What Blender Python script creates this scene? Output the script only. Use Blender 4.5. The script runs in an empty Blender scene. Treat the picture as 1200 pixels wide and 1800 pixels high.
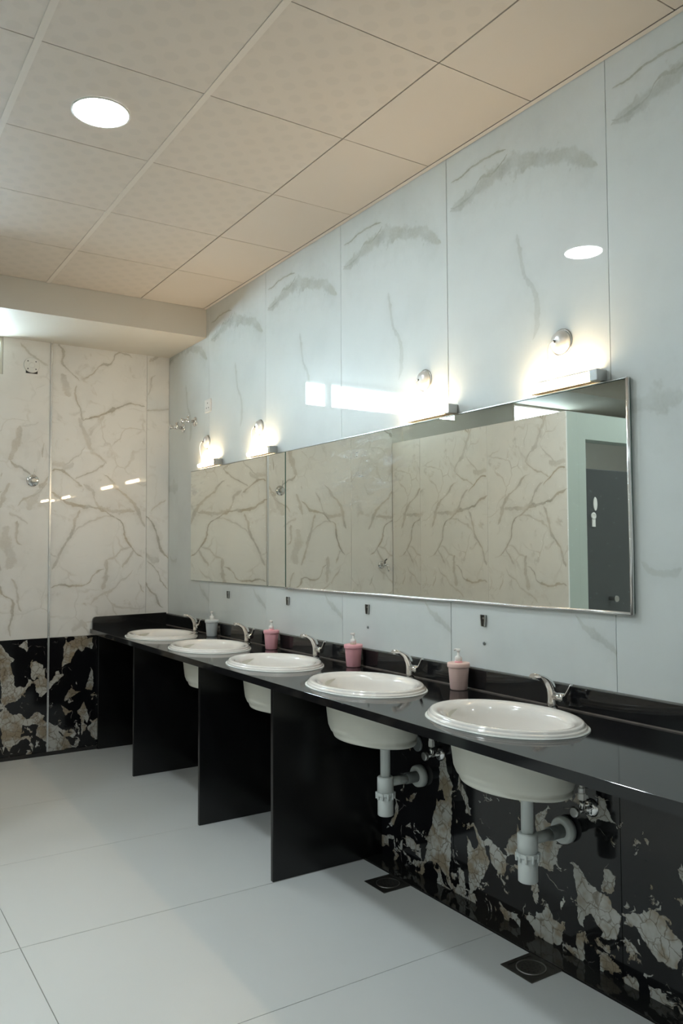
import bpy, bmesh, math, random
from mathutils import Matrix, Vector
random.seed(7)
S = bpy.context.scene
COL = S.collection
PI = math.pi

# ------------------------------------------------------------------ camera
cam_d = bpy.data.cameras.new('camera')
cam_d.sensor_fit = 'VERTICAL'
cam_d.sensor_height = 36.0
cam_d.sensor_width = 24.0
cam_d.lens = 28.312
cam_d.clip_start = 0.02
cam = bpy.data.objects.new('camera', cam_d)
COL.objects.link(cam)
_r, _u, _f = (0.83966, -0.54309, -0.00496), (-0.02097, -0.04155, 0.99892), (0.5427, 0.83865, 0.04627)
cam.matrix_world = Matrix(((_r[0], _u[0], -_f[0], -2.1594), (_r[1], _u[1], -_f[1], 0.0),
                           (_r[2], _u[2], -_f[2], 1.3762), (0, 0, 0, 1)))
S.camera = cam

# ------------------------------------------------------------------ light and exposure
S.view_settings.view_transform = 'Standard'
S.view_settings.look = 'None'
S.view_settings.gamma = 1.0
S.view_settings.use_curve_mapping = False
S.view_settings.exposure = 0.30
S.cycles.use_denoising = True
S.cycles.max_bounces = 10
S.cycles.diffuse_bounces = 5
S.cycles.glossy_bounces = 5
S.cycles.transparent_max_bounces = 8
S.cycles.sample_clamp_indirect = 8.0
S.cycles.caustics_reflective = False
S.cycles.caustics_refractive = False
world = bpy.data.worlds.new('overcast_sky')
S.world = world
world.use_nodes = True
_bg = world.node_tree.nodes['Background']
_bg.inputs[0].default_value = (0.76, 0.92, 1.0, 1)
_bg.inputs[1].default_value = SKY_STRENGTH = 60.0
LAMP_STRENGTH = 78.0
LAMP_COLOR = (1.0, 0.75, 0.46)
DOWNLIGHT_STRENGTH = 150.0
DOWNLIGHT_COLOR = (0.84, 0.96, 1.0)


# ------------------------------------------------------------------ node helpers
def new_mat(name):
    m = bpy.data.materials.new(name)
    m.use_nodes = True
    nt = m.node_tree
    b = nt.nodes['Principled BSDF']
    return m, nt, b


def sock(nt, s, v):
    if isinstance(v, bpy.types.NodeSocket):
        nt.links.new(v, s)
    elif v is not None:
        s.default_value = v


def math_n(nt, op, a, b=None, c=None, clamp=False):
    n = nt.nodes.new('ShaderNodeMath')
    n.operation = op
    n.use_clamp = clamp
    for i, v in enumerate((a, b, c)):
        sock(nt, n.inputs[i], v)
    return n.outputs[0]


def mix_c(nt, f, a, b, mode='MIX'):
    n = nt.nodes.new('ShaderNodeMix')
    n.data_type = 'RGBA'
    n.blend_type = mode
    sock(nt, n.inputs[0], f)
    for s, v in ((n.inputs[6], a), (n.inputs[7], b)):
        sock(nt, s, (*v, 1) if isinstance(v, tuple) and len(v) == 3 else v)
    return n.outputs[2]


def noise(nt, vec, scale, detail=2.0, rough=0.5, dist=0.0):
    n = nt.nodes.new('ShaderNodeTexNoise')
    sock(nt, n.inputs['Vector'], vec)
    n.inputs['Scale'].default_value = scale
    n.inputs['Detail'].default_value = detail
    n.inputs['Roughness'].default_value = rough
    n.inputs['Distortion'].default_value = dist
    return n


def smooth(nt, v, lo, hi, inv=False):
    n = nt.nodes.new('ShaderNodeMapRange')
    n.interpolation_type = 'SMOOTHSTEP'
    sock(nt, n.inputs[0], v)
    n.inputs[1].default_value = lo
    n.inputs[2].default_value = hi
    n.inputs[3].default_value = 1.0 if inv else 0.0
    n.inputs[4].default_value = 0.0 if inv else 1.0
    return n.outputs[0]


def voro_edge(nt, vec, scale):
    n = nt.nodes.new('ShaderNodeTexVoronoi')
    n.feature = 'DISTANCE_TO_EDGE'
    sock(nt, n.inputs['Vector'], vec)
    n.inputs['Scale'].default_value = scale
    return n.outputs['Distance']


def curve_n(nt, t, pts, handle='AUTO'):
    n = nt.nodes.new('ShaderNodeFloatCurve')
    c = n.mapping.curves[0]
    pts = sorted(pts)
    c.points[0].location = pts[0]
    c.points[1].location = pts[-1]
    for p in pts[1:-1]:
        c.points.new(p[0], p[1])
    for p in c.points:
        p.handle_type = handle
    n.mapping.update()
    sock(nt, n.inputs['Value'], t)
    return n.outputs[0]


def coords(nt, axis):
    """object-space (u, v, warped u, warped v, vector)"""
    tc = nt.nodes.new('ShaderNodeTexCoord')
    sep = nt.nodes.new('ShaderNodeSeparateXYZ')
    nt.links.new(tc.outputs['Object'], sep.inputs[0])
    return tc.outputs['Object'], sep.outputs[axis], sep.outputs['Z']


def warped(nt, vec, u, v, s1, a1, s2, a2):
    n1 = noise(nt, vec, s1, 2.0)
    n2 = noise(nt, vec, s2, 3.0)
    p1 = nt.nodes.new('ShaderNodeSeparateColor')
    p2 = nt.nodes.new('ShaderNodeSeparateColor')
    nt.links.new(n1.outputs['Color'], p1.inputs[0])
    nt.links.new(n2.outputs['Color'], p2.inputs[0])
    out = []
    for k, c in ((0, u), (1, v)):
        a = math_n(nt, 'MULTIPLY_ADD', math_n(nt, 'SUBTRACT', p1.outputs[k], 0.5), a1, c)
        out.append(math_n(nt, 'MULTIPLY_ADD', math_n(nt, 'SUBTRACT', p2.outputs[k], 0.5), a2, a))
    return out


def vein_mask(nt, uw, vw, axis, hw, strength, pts, wob):
    k, o = (0, 1) if axis == 'u' else (1, 0)
    p, q = (uw, vw) if axis == 'u' else (vw, uw)
    pts = sorted(pts, key=lambda t: t[k])
    p0, p1 = pts[0][k], pts[-1][k]
    lo = min(t[o] for t in pts)
    hi = max(t[o] for t in pts)
    rng = max(hi - lo, 1e-3)
    t = math_n(nt, 'MULTIPLY_ADD', p, 1 / (p1 - p0), -p0 / (p1 - p0), clamp=True)
    c = curve_n(nt, t, [((a[k] - p0) / (p1 - p0), (a[o] - lo) / rng) for a in pts])
    w = curve_n(nt, t, [(0, 0), (0.06, 0.8), (0.5, 1.0), (0.94, 0.7), (1, 0)], 'VECTOR')
    d = math_n(nt, 'ABSOLUTE', math_n(nt, 'SUBTRACT', q, math_n(nt, 'MULTIPLY_ADD', c, rng, lo)))
    w = math_n(nt, 'MULTIPLY_ADD', w, hw, 1e-5)
    r = math_n(nt, 'MULTIPLY', math_n(nt, 'DIVIDE', d, w), wob)
    m = math_n(nt, 'MULTIPLY', math_n(nt, 'SUBTRACT', 1.0, r, clamp=True), 1.9, clamp=True)
    m = math_n(nt, 'MAXIMUM', m, math_n(nt, 'MULTIPLY_ADD', r, -0.09, 0.30, clamp=True))
    return math_n(nt, 'MULTIPLY', m, strength)


def patch_mask(nt, uw, vw, poly):
    """region between the lower and the upper envelope of a polygon"""
    us = [p[0] for p in poly]
    u0, u1 = min(us), max(us)
    N = 12
    lows, highs = [], []
    for i in range(N + 1):
        x = u0 + (u1 - u0) * min(max(i / N, 1e-4), 1 - 1e-4)
        hits = []
        for a, b in zip(poly, poly[1:] + poly[:1]):
            if (a[0] - x) * (b[0] - x) < 0:
                hits.append(a[1] + (b[1] - a[1]) * (x - a[0]) / (b[0] - a[0]))
        lows.append(min(hits) if hits else 0.4)
        highs.append(max(hits) if hits else 0.4)
    m = (lows[0] + highs[0]) / 2
    lows[0] = highs[0] = m
    m = (lows[-1] + highs[-1]) / 2
    lows[-1] = highs[-1] = m
    t = math_n(nt, 'MULTIPLY_ADD', uw, 1 / (u1 - u0), -u0 / (u1 - u0), clamp=True)
    lo = curve_n(nt, t, [(i / N, y) for i, y in enumerate(lows)], 'VECTOR')
    hi = curve_n(nt, t, [(i / N, y) for i, y in enumerate(highs)], 'VECTOR')
    d = math_n(nt, 'MINIMUM', math_n(nt, 'SUBTRACT', vw, lo), math_n(nt, 'SUBTRACT', hi, vw))
    return smooth(nt, d, 0.0, 0.004)


def plain(name, color, rough=0.5, metal=0.0, coat=0.0, vary=0.04, scale=30.0, bump=0.0, spec=0.5):
    m, nt, b = new_mat(name)
    tc = nt.nodes.new('ShaderNodeTexCoord')
    n = noise(nt, tc.outputs['Object'], scale, 3.0)
    dark = tuple(c * (1 - vary) for c in color)
    lite = tuple(min(1, c * (1 + vary)) for c in color)
    nt.links.new(mix_c(nt, n.outputs['Fac'], dark, lite), b.inputs['Base Color'])
    b.inputs['Roughness'].default_value = rough
    b.inputs['Metallic'].default_value = metal
    b.inputs['Coat Weight'].default_value = coat
    b.inputs['Coat Roughness'].default_value = 0.03
    b.inputs['Specular IOR Level'].default_value = spec
    if bump:
        bn = nt.nodes.new('ShaderNodeBump')
        bn.inputs['Strength'].default_value = bump
        bn.inputs['Distance'].default_value = 0.002
        nt.links.new(n.outputs['Fac'], bn.inputs['Height'])
        nt.links.new(bn.outputs[0], b.inputs['Normal'])
    return m


def emitter(name, color, strength):
    m, nt, b = new_mat(name)
    b.inputs['Base Color'].default_value = (0.9, 0.9, 0.88, 1)
    b.inputs['Emission Color'].default_value = (*color, 1)
    b.inputs['Emission Strength'].default_value = strength
    return m


BLACK_RIGHT= [[(2.603, 0.576),(2.578, 0.576),(2.563, 0.483),(2.525, 0.428),(2.531, 0.056),(2.582, 0.047),(2.607, 0.076),(2.649, 0.084),(2.738, 0.042),(2.756, 0.023),(2.797, 0.023),(2.769, 0.068),(2.701, 0.1),(2.701, 0.133),(2.664, 0.226),(2.619, 0.357),(2.592, 0.449)],[(2.489, 0.483),(2.47, 0.467),(2.41, 0.333),(2.425, 0.339),(2.49, 0.436)],[(2.442, 0.278),(2.399, 0.31),(2.373, 0.282),(2.337, 0.223),(2.312, 0.191),(2.369, 0.082),(2.415, 0.047),(2.439, 0.013),(2.414, 0.103),(2.398, 0.148),(2.436, 0.167)],[(2.336, 0.283),(2.272, 0.262),(2.231, 0.265),(2.146, 0.39),(2.149, 0.247),(2.196, 0.227),(2.224, 0.199),(2.235, 0.152),(2.309, 0.182),(2.29, 0.237)],[(2.492, 0.113),(2.461, 0.103),(2.446, 0.026),(2.493, 0.035)],[(2.913, 0.277),(2.879, 0.28),(2.914, 0.156),(2.974, 0.127),(2.919, 0.207)],[(2.876, 0.104),(2.852, 0.111),(2.867, 0.061),(2.887, 0.06)],[(2.078, 0.421),(2.053, 0.45),(2.017, 0.481),(1.989, 0.445),(1.981, 0.413),(2.003, 0.35),(1.968, 0.352),(1.999, 0.248),(2.052, 0.253),(2.082, 0.247)],[(1.922, 0.307),(1.881, 0.316),(1.855, 0.287),(1.804, 0.251),(1.759, 0.255),(1.75, 0.226),(1.711, 0.209),(1.713, 0.13),(1.777, 0.112),(1.833, 0.107),(1.896, 0.119),(1.902, 0.213),(1.888, 0.26),(1.892, 0.287)],[(1.796, 0.562),(1.766, 0.562),(1.747, 0.506),(1.714, 0.492),(1.778, 0.49),(1.835, 0.466),(1.85, 0.495),(1.798, 0.517)],[(1.706, 0.219),(1.668, 0.237),(1.645, 0.234),(1.598, 0.281),(1.497, 0.205),(1.499, 0.131),(1.546, 0.122),(1.589, 0.126),(1.628, 0.156),(1.66, 0.193),(1.707, 0.183)],[(1.716, 0.031),(1.663, 0.042),(1.609, 0.035),(1.552, 0.046),(1.549, 0.01),(1.716, 0.004)],[(2.085, 0.092),(2.055, 0.094),(2.025, 0.14),(2.002, 0.096),(1.957, 0.101),(1.97, 0.015),(2.087, 0.008)],[(1.777, 0.337),(1.752, 0.333),(1.732, 0.32),(1.754, 0.261),(1.794, 0.255)],[(1.514, 0.418),(1.493, 0.447),(1.492, 0.381)],[(1.953, 0.515),(1.903, 0.549),(1.848, 0.562),(1.833, 0.537),(1.887, 0.515)],[(1.713, 0.142),(1.684, 0.141),(1.643, 0.104),(1.68, 0.108)]]
BLACK_END= [[(-1.152, 0.679),(-1.099, 0.669),(-1.093, 0.624),(-1.072, 0.611),(-1.065, 0.499),(-1.086, 0.484),(-1.043, 0.474),(-0.989, 0.469),(-1.005, 0.425),(-1.047, 0.374),(-1.106, 0.369),(-1.147, 0.34)],[(-1.041, 0.749),(-0.977, 0.79),(-0.976, 0.728),(-0.987, 0.706)],[(-0.959, 0.636),(-0.926, 0.639),(-0.86, 0.594),(-0.858, 0.491),(-0.892, 0.505),(-0.92, 0.536),(-0.936, 0.509),(-0.958, 0.522)],[(-1.146, 0.274),(-1.073, 0.287),(-1.014, 0.309),(-0.992, 0.267),(-0.965, 0.252),(-0.922, 0.304),(-0.867, 0.269),(-0.877, 0.197),(-0.932, 0.215),(-0.965, 0.207),(-1.029, 0.221),(-1.055, 0.124),(-1.043, 0.066),(-1.016, 0.046),(-1.143, 0.036)],[(-0.726, 0.774),(-0.663, 0.782),(-0.634, 0.727),(-0.679, 0.643),(-0.691, 0.626),(-0.747, 0.526),(-0.847, 0.432),(-0.847, 0.472),(-0.803, 0.52),(-0.804, 0.577),(-0.758, 0.562),(-0.714, 0.651),(-0.748, 0.706)],[(-0.611, 0.767),(-0.546, 0.774),(-0.546, 0.692),(-0.622, 0.72)],[(-0.562, 0.569),(-0.544, 0.52),(-0.543, 0.396),(-0.596, 0.419),(-0.573, 0.488)],[(-0.767, 0.344),(-0.694, 0.44),(-0.671, 0.415),(-0.625, 0.41),(-0.745, 0.342)],[(-0.761, 0.326),(-0.681, 0.277),(-0.732, 0.248)],[(-0.601, 0.338),(-0.571, 0.229),(-0.604, 0.088),(-0.622, 0.096),(-0.623, 0.224),(-0.652, 0.274)],[(-0.85, 0.227),(-0.827, 0.219),(-0.782, 0.145),(-0.848, 0.102)],[(-0.731, 0.144),(-0.719, 0.085),(-0.661, 0.031),(-0.764, 0.022)]]
VEINS_RIGHT =[
   ('u', 0.007, 0.9,[(0.464, 2.887),(0.567, 2.906),(0.649, 2.905),(0.724, 2.889),(0.788, 2.89)]) ,
   ('u', 0.008, 0.8,[(0.452, 2.877),(0.489, 2.855),(0.546, 2.834),(0.6, 2.844),(0.651, 2.799),(0.754, 2.777),(0.789, 2.787)]) ,
   ('u', 0.05, 0.55,[(0.036, 2.658),(0.083, 2.691),(0.126, 2.735),(0.156, 2.752),(0.26, 2.775),(0.414, 2.827),(0.49, 2.829),(0.601, 2.81),(0.702, 2.786),(0.79, 2.771)]) ,
   ('v', 0.016, 0.4,[(0.343, 2.129),(0.322, 2.187),(0.32, 2.27),(0.339, 2.327),(0.38, 2.392),(0.401, 2.484),(0.414, 2.553)]) ,
   ('u', 0.018, 0.45,[(-0.008, 1.035),(0.052, 1.075),(0.121, 1.107),(0.168, 1.155)]) ,
]
VEINS_RIGHT_B =[
   ('u', 0.05, 0.4,[(0.551, 1.832),(0.619, 1.83),(0.69, 1.835),(0.754, 1.834)]) ,
   ('u', 0.02, 0.35,[(0.565, 1.313),(0.623, 1.298),(0.683, 1.306),(0.713, 1.346)]) ,
]
VEINS_MIDDLE =[
   ('u', 0.01, 0.8,[(0.212, 2.278),(0.257, 2.308),(0.295, 2.315),(0.38, 2.362),(0.458, 2.4),(0.554, 2.429),(0.61, 2.43),(0.663, 2.419)]) ,
   ('u', 0.009, 0.6,[(0.209, 2.586),(0.285, 2.629),(0.346, 2.699),(0.393, 2.708),(0.439, 2.785),(0.479, 2.802),(0.567, 2.774)]) ,
   ('v', 0.012, 0.6,[(0.202, 2.569),(0.164, 2.588),(0.111, 2.636),(0.067, 2.684),(0.077, 2.731),(0.028, 2.824)]) ,
   ('v', 0.01, 0.7,[(0.216, 2.278),(0.189, 2.383),(0.165, 2.465),(0.172, 2.528)]) ,
   ('v', 0.034, 0.45,[(0.117, 2.438),(0.106, 2.49),(0.083, 2.549),(0.067, 2.615)]) ,
   ('v', 0.025, 0.45,[(0.383, 1.988),(0.336, 2.047),(0.282, 2.075),(0.251, 2.15),(0.217, 2.224),(0.182, 2.313)]) ,
   ('u', 0.01, 0.8,[(0.01, 1.915),(0.06, 1.925),(0.112, 1.905),(0.16, 1.866),(0.217, 1.822)]) ,
   ('u', 0.01, 0.6,[(0.164, 1.869),(0.216, 1.902),(0.284, 1.928),(0.337, 1.962),(0.383, 2.003)]) ,
   ('u', 0.008, 0.5,[(0.089, 1.957),(0.14, 2.005),(0.192, 2.046),(0.236, 2.118)]) ,
   ('u', 0.03, 0.4,[(0.009, 1.96),(0.06, 1.963),(0.111, 1.958),(0.155, 1.991)]) ,
   ('u', 0.016, 0.75,[(0.0, 1.779),(0.077, 1.744),(0.151, 1.697),(0.21, 1.691),(0.301, 1.681),(0.355, 1.667),(0.402, 1.63),(0.449, 1.599)]) ,
   ('u', 0.024, 0.5,[(0.217, 1.84),(0.285, 1.781),(0.316, 1.705),(0.386, 1.66),(0.48, 1.658),(0.599, 1.665)]) ,
   ('v', 0.011, 0.85,[(0.658, 1.318),(0.577, 1.382),(0.521, 1.483),(0.496, 1.569),(0.417, 1.622)]) ,
   ('v', 0.022, 0.55,[(0.665, 1.547),(0.624, 1.626),(0.599, 1.697),(0.526, 1.781),(0.447, 1.833),(0.4, 1.886),(0.322, 1.913)]) ,
   ('v', 0.016, 0.6,[(0.017, 1.243),(0.045, 1.317),(0.088, 1.406),(0.145, 1.496),(0.181, 1.603),(0.203, 1.671)]) ,
   ('u', 0.012, 0.4,[(0.153, 1.489),(0.212, 1.55),(0.287, 1.582),(0.386, 1.61),(0.433, 1.615)]) ,
   ('u', 0.022, 0.5,[(0.499, 1.265),(0.53, 1.296),(0.561, 1.342),(0.585, 1.374)]) ,
   ('u', 0.011, 0.7,[(0.008, 1.125),(0.083, 1.145),(0.149, 1.124),(0.216, 1.126),(0.268, 1.147),(0.298, 1.2),(0.328, 1.237),(0.374, 1.252)]) ,
   ('v', 0.026, 0.5,[(0.368, 1.091),(0.375, 1.16),(0.39, 1.236),(0.389, 1.321)]) ,
   ('u', 0.012, 0.4,[(0.277, 0.995),(0.345, 1.054),(0.437, 1.096),(0.492, 1.157),(0.547, 1.187),(0.586, 1.24)]) ,
   ('u', 0.01, 0.6,[(0.615, 1.161),(0.635, 1.114),(0.664, 1.081)]) ,
   ('u', 0.012, 0.4,[(0.389, 1.313),(0.466, 1.343),(0.505, 1.39),(0.569, 1.397)]) ,
   ('u', 0.03, 0.35,[(0.145, 0.829),(0.189, 0.845),(0.226, 0.862),(0.264, 0.83)]) ,
]
VEINS_SLIVER =[
   ('u', 0.01, 0.5,[(0.001, 2.4),(0.05, 2.401),(0.109, 2.41),(0.176, 2.42)]) ,
   ('u', 0.02, 0.5,[(0.015, 2.761),(0.09, 2.807),(0.183, 2.823)]) ,
   ('v', 0.008, 0.5,[(0.008, 2.518),(0.024, 2.568),(0.032, 2.641),(0.09, 2.672)]) ,
   ('v', 0.014, 0.8,[(0.173, 1.316),(0.098, 1.405),(0.064, 1.524),(-0.002, 1.627)]) ,
   ('u', 0.034, 0.45,[(-0.009, 1.357),(0.024, 1.318),(0.065, 1.297),(0.098, 1.301)]) ,
   ('u', 0.009, 0.7,[(0.0, 1.302),(0.074, 1.222),(0.116, 1.149),(0.166, 1.084)]) ,
   ('v', 0.014, 0.8,[(0.125, 0.95),(0.092, 0.991),(0.071, 1.047),(0.017, 1.104),(0.001, 1.152)]) ,
   ('u', 0.01, 0.4,[(0.038, 1.66),(0.079, 1.701),(0.154, 1.743)]) ,
]
VEINS_LEFT =[
   ('u', 0.016, 0.5,[(0.594, 2.779),(0.637, 2.734),(0.68, 2.697),(0.729, 2.666),(0.778, 2.644)]) ,
   ('v', 0.03, 0.5,[(0.54, 1.979),(0.552, 2.018),(0.577, 2.097),(0.594, 2.159),(0.599, 2.215)]) ,
   ('u', 0.01, 0.3,[(0.599, 2.209),(0.649, 2.225),(0.691, 2.239),(0.723, 2.259)]) ,
   ('u', 0.014, 0.8,[(0.54, 1.979),(0.574, 1.947),(0.605, 1.938),(0.631, 1.912),(0.669, 1.891)]) ,
   ('u', 0.018, 0.4,[(0.477, 1.871),(0.492, 1.894)]) ,
   ('u', 0.028, 0.6,[(0.723, 1.804),(0.75, 1.816),(0.771, 1.84),(0.789, 1.874)]) ,
   ('v', 0.006, 0.6,[(0.747, 2.007),(0.749, 2.08),(0.762, 2.115)]) ,
   ('v', 0.022, 0.5,[(0.48, 1.66),(0.502, 1.727),(0.524, 1.795),(0.54, 1.838)]) ,
   ('u', 0.012, 0.6,[(0.591, 1.681),(0.623, 1.715),(0.669, 1.738),(0.71, 1.755),(0.752, 1.803),(0.787, 1.836)]) ,
   ('v', 0.045, 0.4,[(0.67, 1.652),(0.676, 1.701),(0.705, 1.746),(0.734, 1.796)]) ,
   ('u', 0.014, 0.4,[(0.537, 1.624),(0.583, 1.613),(0.618, 1.589),(0.654, 1.565)]) ,
   ('v', 0.012, 0.5,[(0.644, 1.411),(0.588, 1.448),(0.59, 1.515),(0.587, 1.576)]) ,
   ('v', 0.05, 0.35,[(0.525, 1.254),(0.553, 1.326),(0.535, 1.387),(0.516, 1.466),(0.533, 1.545)]) ,
   ('v', 0.012, 0.7,[(0.56, 0.8),(0.547, 0.867),(0.563, 0.962),(0.568, 1.035),(0.499, 1.092),(0.487, 1.146)]) ,
   ('v', 0.011, 0.5,[(0.621, 0.972),(0.603, 1.015),(0.593, 1.119),(0.56, 1.193)]) ,
]



def marble_white(name, axis, veins, base, vein, tan, generic=0.35, a1=0.05, a2=0.018, rough=0.42):
    m, nt, b = new_mat(name)
    vec, u, v = coords(nt, axis)
    uw, vw = warped(nt, vec, u, v, 5.0, a1, 26.0, a2)
    wob = math_n(nt, 'MULTIPLY_ADD', noise(nt, vec, 15.0, 3.0, 0.65).outputs['Fac'], 3.4, -0.62)
    wob = math_n(nt, 'MAXIMUM', wob, 0.45)
    acc = None
    for ax, hw, st, pts in veins:
        k = vein_mask(nt, uw, vw, ax, hw, st, pts, wob)
        acc = k if acc is None else math_n(nt, 'MAXIMUM', acc, k)
    if generic > 0:
        cmb = nt.nodes.new('ShaderNodeCombineXYZ')
        u2, v2 = warped(nt, vec, u, v, 2.5, 0.35, 14.0, 0.07)
        nt.links.new(u2, cmb.inputs[0])
        nt.links.new(v2, cmb.inputs[1])
        e = voro_edge(nt, cmb.outputs[0], 4.2)
        line = smooth(nt, e, 0.0, 0.035, inv=True)
        gate = smooth(nt, noise(nt, vec, 2.6, 2.0).outputs['Fac'], 0.46, 0.66)
        g = math_n(nt, 'MULTIPLY', math_n(nt, 'MULTIPLY', line, gate), generic)
        acc = math_n(nt, 'MAXIMUM', acc, g) if acc is not None else g
        smear = noise(nt, vec, 5.5, 5.0, 0.6, 1.8).outputs['Fac']
        smear = math_n(nt, 'MULTIPLY', smooth(nt, smear, 0.56, 0.74), generic)
        acc = math_n(nt, 'MAXIMUM', acc, smear)
    cloud = noise(nt, vec, 3.2, 4.0, 0.55)
    body = mix_c(nt, smooth(nt, cloud.outputs['Fac'], 0.40, 0.75), base, tuple(c * 0.93 for c in base))
    grain = noise(nt, vec, 90.0, 3.0)
    acc = math_n(nt, 'MULTIPLY', acc, math_n(nt, 'MULTIPLY_ADD', noise(nt, vec, 11.0, 3.0).outputs['Fac'], 1.5, 0.25))
    acc = math_n(nt, 'MULTIPLY', acc, math_n(nt, 'MULTIPLY_ADD', grain.outputs['Fac'], 0.7, 0.62), clamp=True)
    vc = mix_c(nt, smooth(nt, noise(nt, vec, 5.0, 2.0).outputs['Fac'], 0.4, 0.6), vein, tan)
    nt.links.new(mix_c(nt, acc, body, vc), b.inputs['Base Color'])
    b.inputs['Roughness'].default_value = rough
    b.inputs['Specular IOR Level'].default_value = 0.25
    b.inputs['Coat Weight'].default_value = 0.9
    b.inputs['Coat Roughness'].default_value = 0.012
    return m


def marble_black(name, axis, patches, generic=0.0, chips=0.10):
    m, nt, b = new_mat(name)
    vec, u, v = coords(nt, axis)
    uw, vw = warped(nt, vec, u, v, 16.0, 0.035, 60.0, 0.016)
    acc = None
    for p in patches:
        k = patch_mask(nt, uw, vw, p)
        acc = k if acc is None else math_n(nt, 'MAXIMUM', acc, k)
    cmb = nt.nodes.new('ShaderNodeCombineXYZ')
    nt.links.new(uw, cmb.inputs[0])
    nt.links.new(vw, cmb.inputs[1])
    if generic:
        vo = nt.nodes.new('ShaderNodeTexVoronoi')
        nt.links.new(cmb.outputs[0], vo.inputs['Vector'])
        vo.inputs['Scale'].default_value = 8.0
        sc = nt.nodes.new('ShaderNodeSeparateColor')
        nt.links.new(vo.outputs['Color'], sc.inputs[0])
        k = smooth(nt, sc.outputs[0], 1 - generic - 0.02, 1 - generic)
        acc = k if acc is None else math_n(nt, 'MAXIMUM', acc, k)
    isl = noise(nt, cmb.outputs[0], 9.0, 4.0, 0.6, 1.2).outputs['Fac']
    isl = smooth(nt, math_n(nt, 'MULTIPLY_ADD', math_n(nt, 'SUBTRACT', 0.3, v), 0.22, isl), 0.605, 0.625)
    acc = isl if acc is None else math_n(nt, 'MAXIMUM', acc, isl)
    # black chips inside the pale fragments
    vb = nt.nodes.new('ShaderNodeTexVoronoi')
    nt.links.new(cmb.outputs[0], vb.inputs['Vector'])
    vb.inputs['Scale'].default_value = 17.0
    sb = nt.nodes.new('ShaderNodeSeparateColor')
    nt.links.new(vb.outputs['Color'], sb.inputs[0])
    acc = math_n(nt, 'MULTIPLY', acc, smooth(nt, sb.outputs[0], chips, chips + 0.02))
    # cracks inside the pale fragments, hair veins in the black
    crack = smooth(nt, voro_edge(nt, cmb.outputs[0], 21.0), 0.0, 0.05, inv=True)
    hair = smooth(nt, voro_edge(nt, cmb.outputs[0], 9.0), 0.0, 0.012, inv=True)
    hg = smooth(nt, noise(nt, vec, 11.0, 2.0).outputs['Fac'], 0.58, 0.68)
    hair = math_n(nt, 'MULTIPLY', hair, hg)
    tone = noise(nt, vec, 9.0, 3.0, 0.6)
    pale = mix_c(nt, smooth(nt, tone.outputs['Fac'], 0.42, 0.62), (0.50, 0.50, 0.47), (0.30, 0.25, 0.18))
    pale = mix_c(nt, math_n(nt, 'MULTIPLY', crack, 0.75), pale, (0.13, 0.10, 0.065))
    fine = smooth(nt, voro_edge(nt, cmb.outputs[0], 48.0), 0.0, 0.10, inv=True)
    fine = math_n(nt, 'MULTIPLY', fine, smooth(nt, noise(nt, vec, 7.0, 2.0).outputs['Fac'], 0.5, 0.6))
    pale = mix_c(nt, math_n(nt, 'MULTIPLY', fine, 0.6), pale, (0.16, 0.12, 0.08))
    dark = mix_c(nt, noise(nt, vec, 40.0, 3.0).outputs['Fac'], (0.004, 0.004, 0.005), (0.012, 0.012, 0.014))
    dark = mix_c(nt, math_n(nt, 'MULTIPLY', hair, 0.7), dark, (0.5, 0.47, 0.42))
    c = mix_c(nt, acc, dark, pale) if acc is not None else dark
    nt.links.new(c, b.inputs['Base Color'])
    b.inputs['Roughness'].default_value = 0.08
    return m


def ceiling_mat():
    m, nt, b = new_mat('ceiling_board')
    vec, u, v = coords(nt, 'X')
    sep = nt.nodes.new('ShaderNodeSeparateXYZ')
    nt.links.new(vec, sep.inputs[0])
    x, y = sep.outputs['X'], sep.outputs['Y']
    r = []
    for k in (math_n(nt, 'ADD', x, y), math_n(nt, 'SUBTRACT', x, y)):
        f = math_n(nt, 'FRACT', math_n(nt, 'MULTIPLY', k, 9.0))
        r.append(math_n(nt, 'POWER', math_n(nt, 'SUBTRACT', f, 0.5), 2.0))
    d = math_n(nt, 'SQRT', math_n(nt, 'ADD', r[0], r[1]))
    spot = smooth(nt, d, 0.26, 0.36, inv=True)
    # the boards along the mirror wall are plain
    geo = nt.nodes.new('ShaderNodeNewGeometry')
    gs = nt.nodes.new('ShaderNodeSeparateXYZ')
    nt.links.new(geo.outputs['Position'], gs.inputs[0])
    spot = math_n(nt, 'MULTIPLY', spot, smooth(nt, gs.outputs['X'], -0.47, -0.45, inv=True))
    n = noise(nt, vec, 2.0, 3.0)
    base = mix_c(nt, n.outputs['Fac'], (0.63, 0.57, 0.505), (0.68, 0.615, 0.55))
    nt.links.new(mix_c(nt, math_n(nt, 'MULTIPLY', spot, 0.28), base, (0.55, 0.505, 0.455)), b.inputs['Base Color'])
    b.inputs['Roughness'].default_value = 0.55
    return m


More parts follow.
